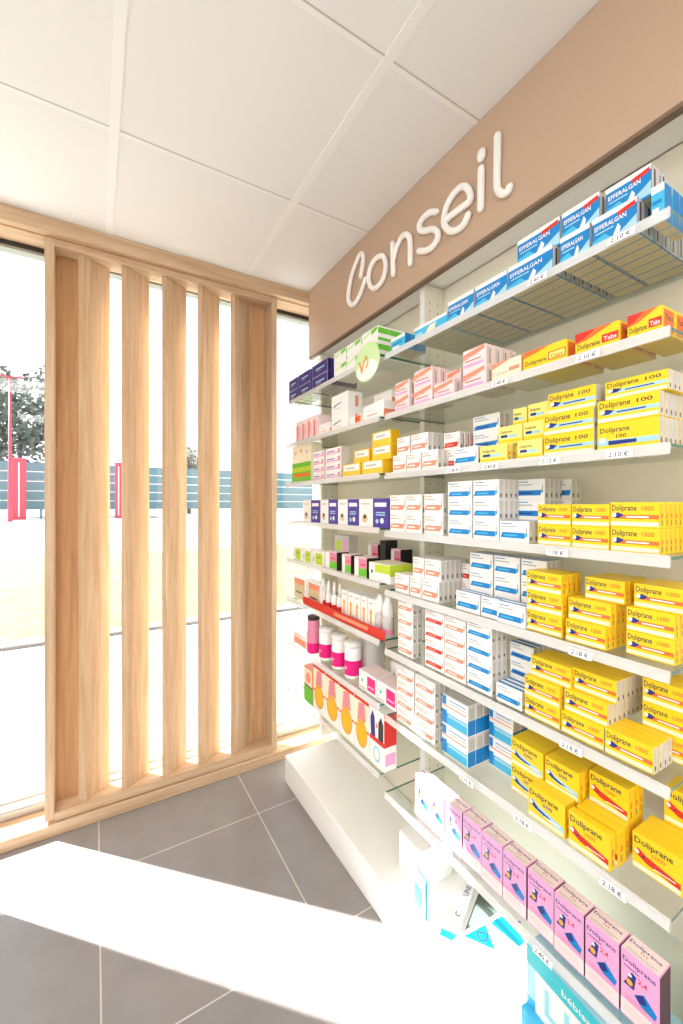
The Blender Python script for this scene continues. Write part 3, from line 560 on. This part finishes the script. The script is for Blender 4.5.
# ------------------------------------------------------------------ other goods
# oval hanging shelf card
oc = empty('shelf_card', (XF-.018, yat(367, XF-.018), 1.885)); tag(oc, 'oval green and white leaf card hanging on the left top shelf edge', 'shelf card')
mb = MB(); n = 32
vs = [(0, .078*math.cos(2*math.pi*i/n), .07*math.sin(2*math.pi*i/n)) for i in range(n)]
mb.add([(v[0]-.001, v[1], v[2]) for v in vs]+[(v[0]+.001, v[1], v[2]) for v in vs], [tuple(range(n-1,-1,-1)), tuple(range(n, 2*n))]+[(i, (i+1) % n, n+(i+1) % n, n+i) for i in range(n)], LGn)
mb.add([(-.0013, .85*v[1], .5*v[2]-.028) for v in vs], [tuple(range(n-1,-1,-1))], Wh)
mb.build('card', oc)
mb = MB(); mb.tube([(-.003,.03,-.03),(-.003,.02,.0),(-.003,.0,.02),(-.003,-.01,.0),(-.003,.0,-.02)], .003, Fo).tube([(-.003,.03,-.03),(-.003,.045,.01)], .002, Or); mb.build('flower_print', oc)

# red tray with bottles and tubes, left sixth shelf
z6 = ZS['far'][6]
tr = empty('display_tray', (XF+.004, yat(383, XF), z6)); ty1 = yat(303, XF+.004); ty0 = tr.location.y
tag(tr, 'long red-fronted display tray on the left sixth shelf', 'tray')
MB().box(0, .003, 0, ty1-ty0, .0005, .036, Rd).add([(-.0004, .1, .012), (-.0004, .35, .012), (-.0004, .35, .026), (-.0004, .1, .026)], [(3,2,1,0)], Sal).build('front_lip', tr)
MB().box(.0032, .006, 0, ty1-ty0, .0005, .02, Sal).build('liner', tr)
for i, px in enumerate((323.5, 329, 334.5, 340)):
    X = XF+.045; o = empty('nasal_spray', (X, yat(px, X), z6+.0002)); r0 = .014
    MB().lathe(0, 0, [(r0,0),(r0,.07),(r0*.9,.078),(r0*.5,.084)], Wh, 16).lathe(0, 0, [(r0+.0004,.002),(r0+.0004,.04)], Rd, 16, cap=False).build('bottle_body', o)
    MB().lathe(0, 0, [(r0*.6,.0842),(r0*.6,.115),(r0*.35,.135),(r0*.3,.137)], Wh, 14).build('cap', o)
    tag(o, '%s of four white red-based spray bottles in the red tray' % ['leftmost', 'second from left', 'third from left', 'rightmost'][i], 'bottle', 'spray bottles in the red tray')
for i, px in enumerate((380, 388)):
    X = XF+.05; o = empty('pump_bottle', (X, yat(px, X), z6+.0002)); r0 = .021
    MB().lathe(0, 0, [(r0,0),(r0,.068),(r0*.95,.072)], Gw, 20).lathe(0, 0, [(r0+.0004,.012),(r0+.0004,.03)], Pd, 20, cap=False).build('bottle_body', o)
    MB().lathe(0, 0, [(r0*.97,.0724),(r0*.9,.11),(r0*.45,.142),(r0*.3,.144)], Wh, 20).build('cap', o)
    tag(o, '%s white-capped grey bottle at the right end of the red tray' % ['left', 'right'][i], 'bottle', 'white-capped bottles by the red tray')
# tubs and tube, left seventh shelf
z7 = ZS['far'][7]
for i, (px, r0) in enumerate(((326.5, .034), (339.5, .034), (353, .035))):
    X = XF+.05; o = empty('supplement_tub', (X, yat(px, X), z7+.0002))
    mb = MB().lathe(0, 0, [(r0*.97,0),(r0,.003),(r0,.118),(r0*.96,.122)], Wh, 28)
    mb.lathe(0, 0, [(r0+.0005,.012),(r0+.0005,.072)], Mg, 28, cap=False)
    for q in range(3):
        a0 = math.pi+.0+q*.22-.25
        mb.add([((r0+.001)*math.cos(a), (r0+.001)*math.sin(a), zz) for a, zz in ((a0,.025+.01*q),(a0+.16,.025+.01*q),(a0+.16,.05-.004*q),(a0,.05-.004*q))], [(3,2,1,0)], Wh if q == 1 else Pk)
    mb.build('tub_body', o)
    MB().lathe(0, 0, [(r0*1.02,.1225),(r0*1.02,.138),(r0*.98,.141)], Wh, 28).build('lid', o)
    tag(o, '%s white tub with magenta label on the left seventh shelf' % ['leftmost', 'middle', 'rightmost'][i], 'tub', 'white and magenta tubs')
X = XF+.035; o = empty('cream_tube', (X, yat(313.5, X), z7+.0002)); tag(o, 'tall dusky pink tube standing left of the magenta tubs', 'tube')
MB().lathe(0, 0, [(.03,.001),(.03,.03),(.031,.1),(.03,.155),(.029,.157)], Pd, 20).lathe(0,0,[(.0315,.005),(.0315,.05)], Mg, 20, cap=False).build('tube_body', o)
MB().lathe(0, 0, [(.03,.1575),(.03,.175),(.028,.177)], Dk, 20).build('cap', o)
X = XF+.15; o = empty('supplement_tub', (X, yat(372, X), z7+.0002)); tag(o, 'wide plain white tub behind the magenta-labelled tubs', 'tub', 'white and magenta tubs')
MB().lathe(0, 0, [(.055,0),(.056,.003),(.056,.15),(.054,.153)], Gw, 28).build('tub_body', o); MB().lathe(0,0,[(.057,.1535),(.057,.172),(.055,.174)], Wh, 28).build('lid', o)
# low cards behind shelf ends: clear label holders at the far ends
for k in range(2, 9):
    z = ZS['far'][k]; mb = MB().box(-.0008, .0008, 0, .05, -.02, .006, M_rail)
    o = mb.build('label_holder', None, (XF-.004, BAY['far'][1]+.002, z)); tag(o, 'clear plastic label holder at the window end of the left %s shelf' % (ORD[k] if k < 8 else 'lowest'), 'label holder', 'label holders by the window')

# ------------------------------------------------------------------ plinth goods (near bay bottom)
ZP = .1285
dsp = empty('display_box', (.885, .625, ZP)); dsp.rotation_euler.z = R(-4)
tag(dsp, 'turquoise display box with white panel on the plinth below the nearest pink cartons', 'display box')
mb = MB().box(0, .15, -.30, 0, 0, .20, Sky, bev=.001)
deco(mb, 'F', .30, .20, .15, [('q', .0, 0, 1, .4, Cy), ('q', .08, .1, .97, .78, Wh), ('q', .0, .78, 1, 1, Tq), ('t', 'bébisa', .3, .84, .1, Wh, .22), ('q', .16, .4, .36, .7, Tql), ('q', .2, .46, .32, .72, Wh), ('q', .45, .34, .54, .55, Gn), ('c', .5, .58, .03, Or), ('c', .6, .52, .05, Or), ('c', .7, .46, .05, Fo), ('q', .12, .14, .6, .16, Gr)])
mb.build('box_body', dsp)
MB().box(-.02, -.0012, -.30, 0, 0, .06, Cy, bev=.001).build('front_lip', dsp)
Tqd = card('print_deep_turquoise', (10, 150, 172)); Sg = card('print_sage', (96, 110, 104))
def prism(mb, pts, z0, z1, m):
    n = len(pts); a = sum(pts[i][0]*pts[(i+1) % n][1]-pts[(i+1) % n][0]*pts[i][1] for i in range(n))
    if a < 0: pts = pts[::-1]
    mb.add([(*p, z0) for p in pts]+[(*p, z1) for p in pts], [tuple(range(n-1,-1,-1)), tuple(range(n, 2*n))]+[(i, (i+1) % n, n+(i+1) % n, n+i) for i in range(n)], m); return mb
def inset(pts, f):
    cx_, cy_ = sum(p[0] for p in pts)/len(pts), sum(p[1] for p in pts)/len(pts)
    return [(cx_+(p[0]-cx_)*f, cy_+(p[1]-cy_)*f) for p in pts]
def flat_text(mb, st_, org, ang, size, z, m):
    vs, fs, L = text_geo(st_); ca, sa = math.cos(ang), math.sin(ang)
    mb.add([(org[0]+(x*ca-y_*sa)*size, org[1]+(x*sa+y_*ca)*size, z) for x, y_ in vs], fs, m)
def lying(name, pts, h, base, inner, lab, cat, txt=None, f=.9, group=None):
    ox, oy = pts[0]; P = [(p[0]-ox, p[1]-oy) for p in pts]
    mb = prism(MB(), P, 0, h, base); prism(mb, inset(P, f), h, h+.0002, inner)
    if txt: flat_text(mb, txt[0], (txt[1]-ox, txt[2]-oy), txt[3], txt[4], h+.0005, txt[5])
    o = mb.build(name, None, (ox, oy, ZP+.0003)); tag(o, lab, cat, group); return o
lying('sage_plinth_patch', [(1.066, .925), (1.061, .838), (1.002, .842), (.914, .853)], .004, Wh, Sg, 'added grey-green triangular patch with white edge for bare plinth between leaflets', 'card')  # added patch stands in for plinth showing between the leaflets
lying('leaflet', [(.905, .849), (.995, .838), (.958, .770)], .003, Wh, Tqd, 'turquoise leaflet lettered D lying in front of the grey-green patch', 'leaflet', ('D', .955, .838, math.pi*1.25, .045, Nv), .92, 'leaflets on the plinth')
lying('leaflet', [(1.004, .836), (1.070, .832), (1.05, .742), (1.02, .742)], .003, Wh, Tqd, 'turquoise leaflet with dark angular line lying left of the display box', 'leaflet', ('L', 1.06, .81, math.pi*1.3, .05, Nv), .92, 'leaflets on the plinth')
lying('medicine_carton', [(.905, .858), (1.062, .932), (1.038, .985), (.88, .91)], .02, Wh, Wh, 'white flat carton with dark blue capital lettering beside the grey-green patch', 'medicine box', ('COCCULINE', .928, .878, math.atan2(.074, .157), .021, Nv), .97)
lying('leaflet', [(.872, .85), (.90, .856), (.872, .90), (.85, .885)], .003, Wh, Tqd, 'small turquoise leaflet at the front end of the flat white lettered carton', 'leaflet', None, .9, 'leaflets on the plinth')
for i in range(5):
    mb = MB().box(0, .002, -.05, 0, 0, .12, [Tql, Wh, Tqd, Wh, Tql][i]).box(-.0004, 0, -.046, -.004, .02, .09, [Tqd, Tql, Wh, Tqd, Wh][i])
    o = mb.build('leaflet', None, (.845+i*.006, .985, ZP+.0005)); o.rotation_euler.z = R(-8); tag(o, '%s standing turquoise and white leaflet at the left of the plinth' % ['front', 'second', 'middle', 'fourth', 'rearmost'][i], 'leaflet', 'standing leaflets on the plinth')
mb = MB().box(0, .14, -.11, 0, 0, .13, Wh, bev=.001); deco(mb, 'F', .11, .13, .14, [('q', .1, .1, .9, .12, Gr), ('q', .1, .5, .6, .52, Sky)])
o = mb.build('paper_carton', None, (.895, 1.12, ZP+.0005)); tag(o, 'plain white carton at the left end of the near plinth', 'carton')

# ------------------------------------------------------------------ OUTSIDE
def ground_mat(name, a, b, sc):
    m = mat(name, a, .9); nt = m.node_tree; bs = nt.nodes['Principled BSDF']
    n = nt.nodes.new('ShaderNodeTexNoise'); n.inputs['Scale'].default_value = sc; n.inputs['Detail'].default_value = 8
    cr = nt.nodes.new('ShaderNodeValToRGB'); cr.color_ramp.elements[0].position = .35; cr.color_ramp.elements[1].position = .65
    cr.color_ramp.elements[0].color = (*s2l(a), 1); cr.color_ramp.elements[1].color = (*s2l(b), 1)
    tc = nt.nodes.new('ShaderNodeTexCoord'); nt.links.new(tc.outputs['Object'], n.inputs['Vector'])
    nt.links.new(n.outputs['Fac'], cr.inputs['Fac']); nt.links.new(cr.outputs['Color'], bs.inputs['Base Color']); return m
M_pave = ground_mat('pale_paving', (150, 149, 147), (162, 160, 158), 5)
M_grass = ground_mat('dry_grass', (74, 86, 48), (98, 102, 66), 3)
M_kerb = mat('kerb_stone', (122, 116, 114), .9, var=.05)
M_road = ground_mat('pale_road', (140, 140, 142), (150, 150, 150), 2)
g = struct(MB().box(-30, 25, 2.27, 5.4, -.3, -.12, M_pave), 'pavement')
g = struct(MB().box(-60, 60, 14.5, 90, -.3, -.13, M_road), 'road')
g = struct(MB().box(-40, 40, 5.4, 5.62, -.3, -.08, M_kerb, bev=.01), 'kerb')
g = struct(MB().box(-60, 60, 5.62, 14.5, -.3, -.11, M_grass), 'grass_verge')
M_fence = mat('fence_board', (96, 134, 142), .6, var=.05)
fn = empty('board_fence', (-6, 56, -.13)); tag(fn, 'long dark teal board fence with pale gaps across the road', 'fence')
mb = MB()
for i in range(5): mb.box(-34, 40, 0, .05, 1.0+i*1.05, 1.0+i*1.05+.93, M_fence)
mb.build('board_panel', fn)
mb = MB()
for i in range(4): mb.box(-34, 40, .06, .09, 1.0+i*1.05+.90, 1.0+(i+1)*1.05+.02, M_white)
mb.build('pale_backing', fn)
for i in range(16):
    MB().box(-30+i*4.4, -29.8+i*4.4, .1, .2, 0, 6.2, M_fence).build('post', fn)
def at(px, Y): a = (px-CX)/FPX; t = Y/(FW[1]+a*RT[1]); return t*(FW[0]+a*RT[0])
M_redp = mat('red_paint', (222, 60, 78), .5, var=.05)
for (px0, px1, Y, lab) in ((12.5, 26, 54, 'red panelled advertising pillar standing before the teal fence'), (115, 122, 54, 'red pillar seen through the louvres beside the fence'),):
    x0, x1 = at(px0, Y), at(px1, Y); p = empty('red_pillar', ((x0+x1)/2, Y, -.13)); hw = abs(x1-x0)/2; tag(p, lab, 'pillar')
    MB().box(-hw, hw, -.25, .25, 0, 6.35, M_redp, bev=.03).build('pillar_body', p)
    MB().box(-.06, .06, -.27, -.252, -.0+.3, 5.9, Pw).build('pale_strip', p)
xl = at(10, 47); lp = empty('lamp_post', (xl, 47, -.13)); tag(lp, 'slender pink-red lamp post with crossarm left of the red pillar', 'lamp post')
MB().lathe(0, 0, [(.2,0),(.16,.8),(.1,12.9)], M_redp, 12).build('pole', lp)
MB().box(-.9, .9, -.05, .05, 12.9, 13.02, M_redp).build('crossarm', lp)
for s_ in (-.8, .8): MB().box(s_-.22, s_+.22, -.12, .12, 13.02, 13.16, M_alu, bev=.02).build('lamp_head', lp)
# trees
M_leaf = ground_mat('tree_leaves', (78, 88, 84), (112, 120, 104), 1.2); M_bark = mat('bark', (92, 78, 68), .9)
def tree(x, y, h, r, label, seed):
    rnd = random.Random(seed); t = empty('tree', (x, y, -.13)); tag(t, label, 'tree', 'trees beyond the fence')
    MB().lathe(0, 0, [(.35,0),(.25,h*.3),(.12,h*.75)], M_bark, 10).build('trunk', t)
    mb = MB(); blobs = [(rnd.uniform(-r,r)*.7, rnd.uniform(-r,r)*.6, h*rnd.uniform(.3,.86), r*rnd.uniform(.3,.55)) for _ in range(24)]
    for bx, by, bz, br in blobs:
        for _ in range(150):
            d = Vector((rnd.gauss(0,1), rnd.gauss(0,1), rnd.gauss(0,1))).normalized()*br*rnd.uniform(.75,1.08)
            p = Vector((bx,by,bz))+d; s2 = rnd.uniform(.16,.34)*r/5; a = Vector((rnd.gauss(0,1), rnd.gauss(0,1), rnd.gauss(0,1))).normalized(); b = a.orthogonal().normalized()
            mb.add([p+a*s2, p+b*s2*.6, p-a*s2, p-b*s2*.6], [(0,1,2,3)], M_leaf)
    mb.build('crown', t)
tree(at(20,72), 72, 21.5, 9.0, 'broad dark tree behind the teal fence, around the lamp post', 1)
tree(at(189,72), 72, 12, 3.2, 'small distant tree glimpsed between the third and fourth louvres', 3)

# ------------------------------------------------------------------ LIGHT
wd_ = bpy.data.worlds.new('sky'); bpy.context.scene.world = wd_; wd_.use_nodes = True; nt = wd_.node_tree
bg = nt.nodes['Background']; bg.inputs['Strength'].default_value = 2.0
tc = nt.nodes.new('ShaderNodeTexCoord'); sp = nt.nodes.new('ShaderNodeSeparateXYZ'); cr = nt.nodes.new('ShaderNodeValToRGB')
cr.color_ramp.elements[0].position = 0; cr.color_ramp.elements[0].color = (1, .99, .97, 1); cr.color_ramp.elements[1].position = .8; cr.color_ramp.elements[1].color = (.72, .84, 1, 1)
nt.links.new(tc.outputs['Generated'], sp.inputs[0]); nt.links.new(sp.outputs['Z'], cr.inputs['Fac']); nt.links.new(cr.outputs['Color'], bg.inputs['Color'])
sun = bpy.data.lights.new('sun', 'SUN'); sun.energy = 34; sun.angle = R(.6); sun.color = (1, .985, .965)
so = bpy.data.objects.new('sun', sun); COL.objects.link(so)
el = R(45); dv = Vector((.703*math.cos(el), -.711*math.cos(el), -math.sin(el)))
so.rotation_euler = dv.to_track_quat('-Z', 'Y').to_euler()
M_fill = mat('fill_panel', (255, 255, 255), .5, emit=(255, 251, 246), es=14)  # unseen glowing panels, added as fill for the carton fronts
for i, (x_, y_) in enumerate(((-1.2, .55), (-1.2, -.65), (-.58, -.65), (.03, -1.25), (-1.8, -1.85), (-.58, -2.45))):
    cl = empty('ceiling_fill_light', (x_, y_, ZC-.004)); tag(cl, 'added square fill light panel on the unseen ceiling', 'fill light', 'added square fill light panels')
    cl['label'] = 'added square fill light panel on the unseen ceiling behind the viewer'
    MB().box(-.28, .28, -.28, .28, -.008, -.002, M_fill).build('diffuser', cl)
    f_ = MB()
    for a in ((-.3,.3,-.3,-.281),(-.3,.3,.281,.3),(-.3,-.281,-.281,.281),(.281,.3,-.281,.281)): f_.box(*a, -.012, 0, M_white)
    f_.build('frame', cl)

# ------------------------------------------------------------------ CAMERA
cam = bpy.data.cameras.new('camera'); co = bpy.data.objects.new('camera', cam); COL.objects.link(co)
cam.sensor_fit = 'AUTO'; cam.sensor_width = 36; cam.lens = FPX/1024*36; cam.shift_y = (CY-512)/1024; cam.clip_start = .02; cam.clip_end = 500
co.location = (0, 0, EYE); co.rotation_euler = (R(90), 0, -TH)
sc = bpy.context.scene; sc.camera = co
sc.view_settings.view_transform = 'Standard'; sc.view_settings.look = 'None'; sc.view_settings.gamma = 1; sc.view_settings.exposure = -0.04; sc.view_settings.use_curve_mapping = False
sc.cycles.use_denoising = True; sc.cycles.max_bounces = 10; sc.cycles.diffuse_bounces = 5; sc.cycles.transparent_max_bounces = 24; sc.cycles.sample_clamp_indirect = 8
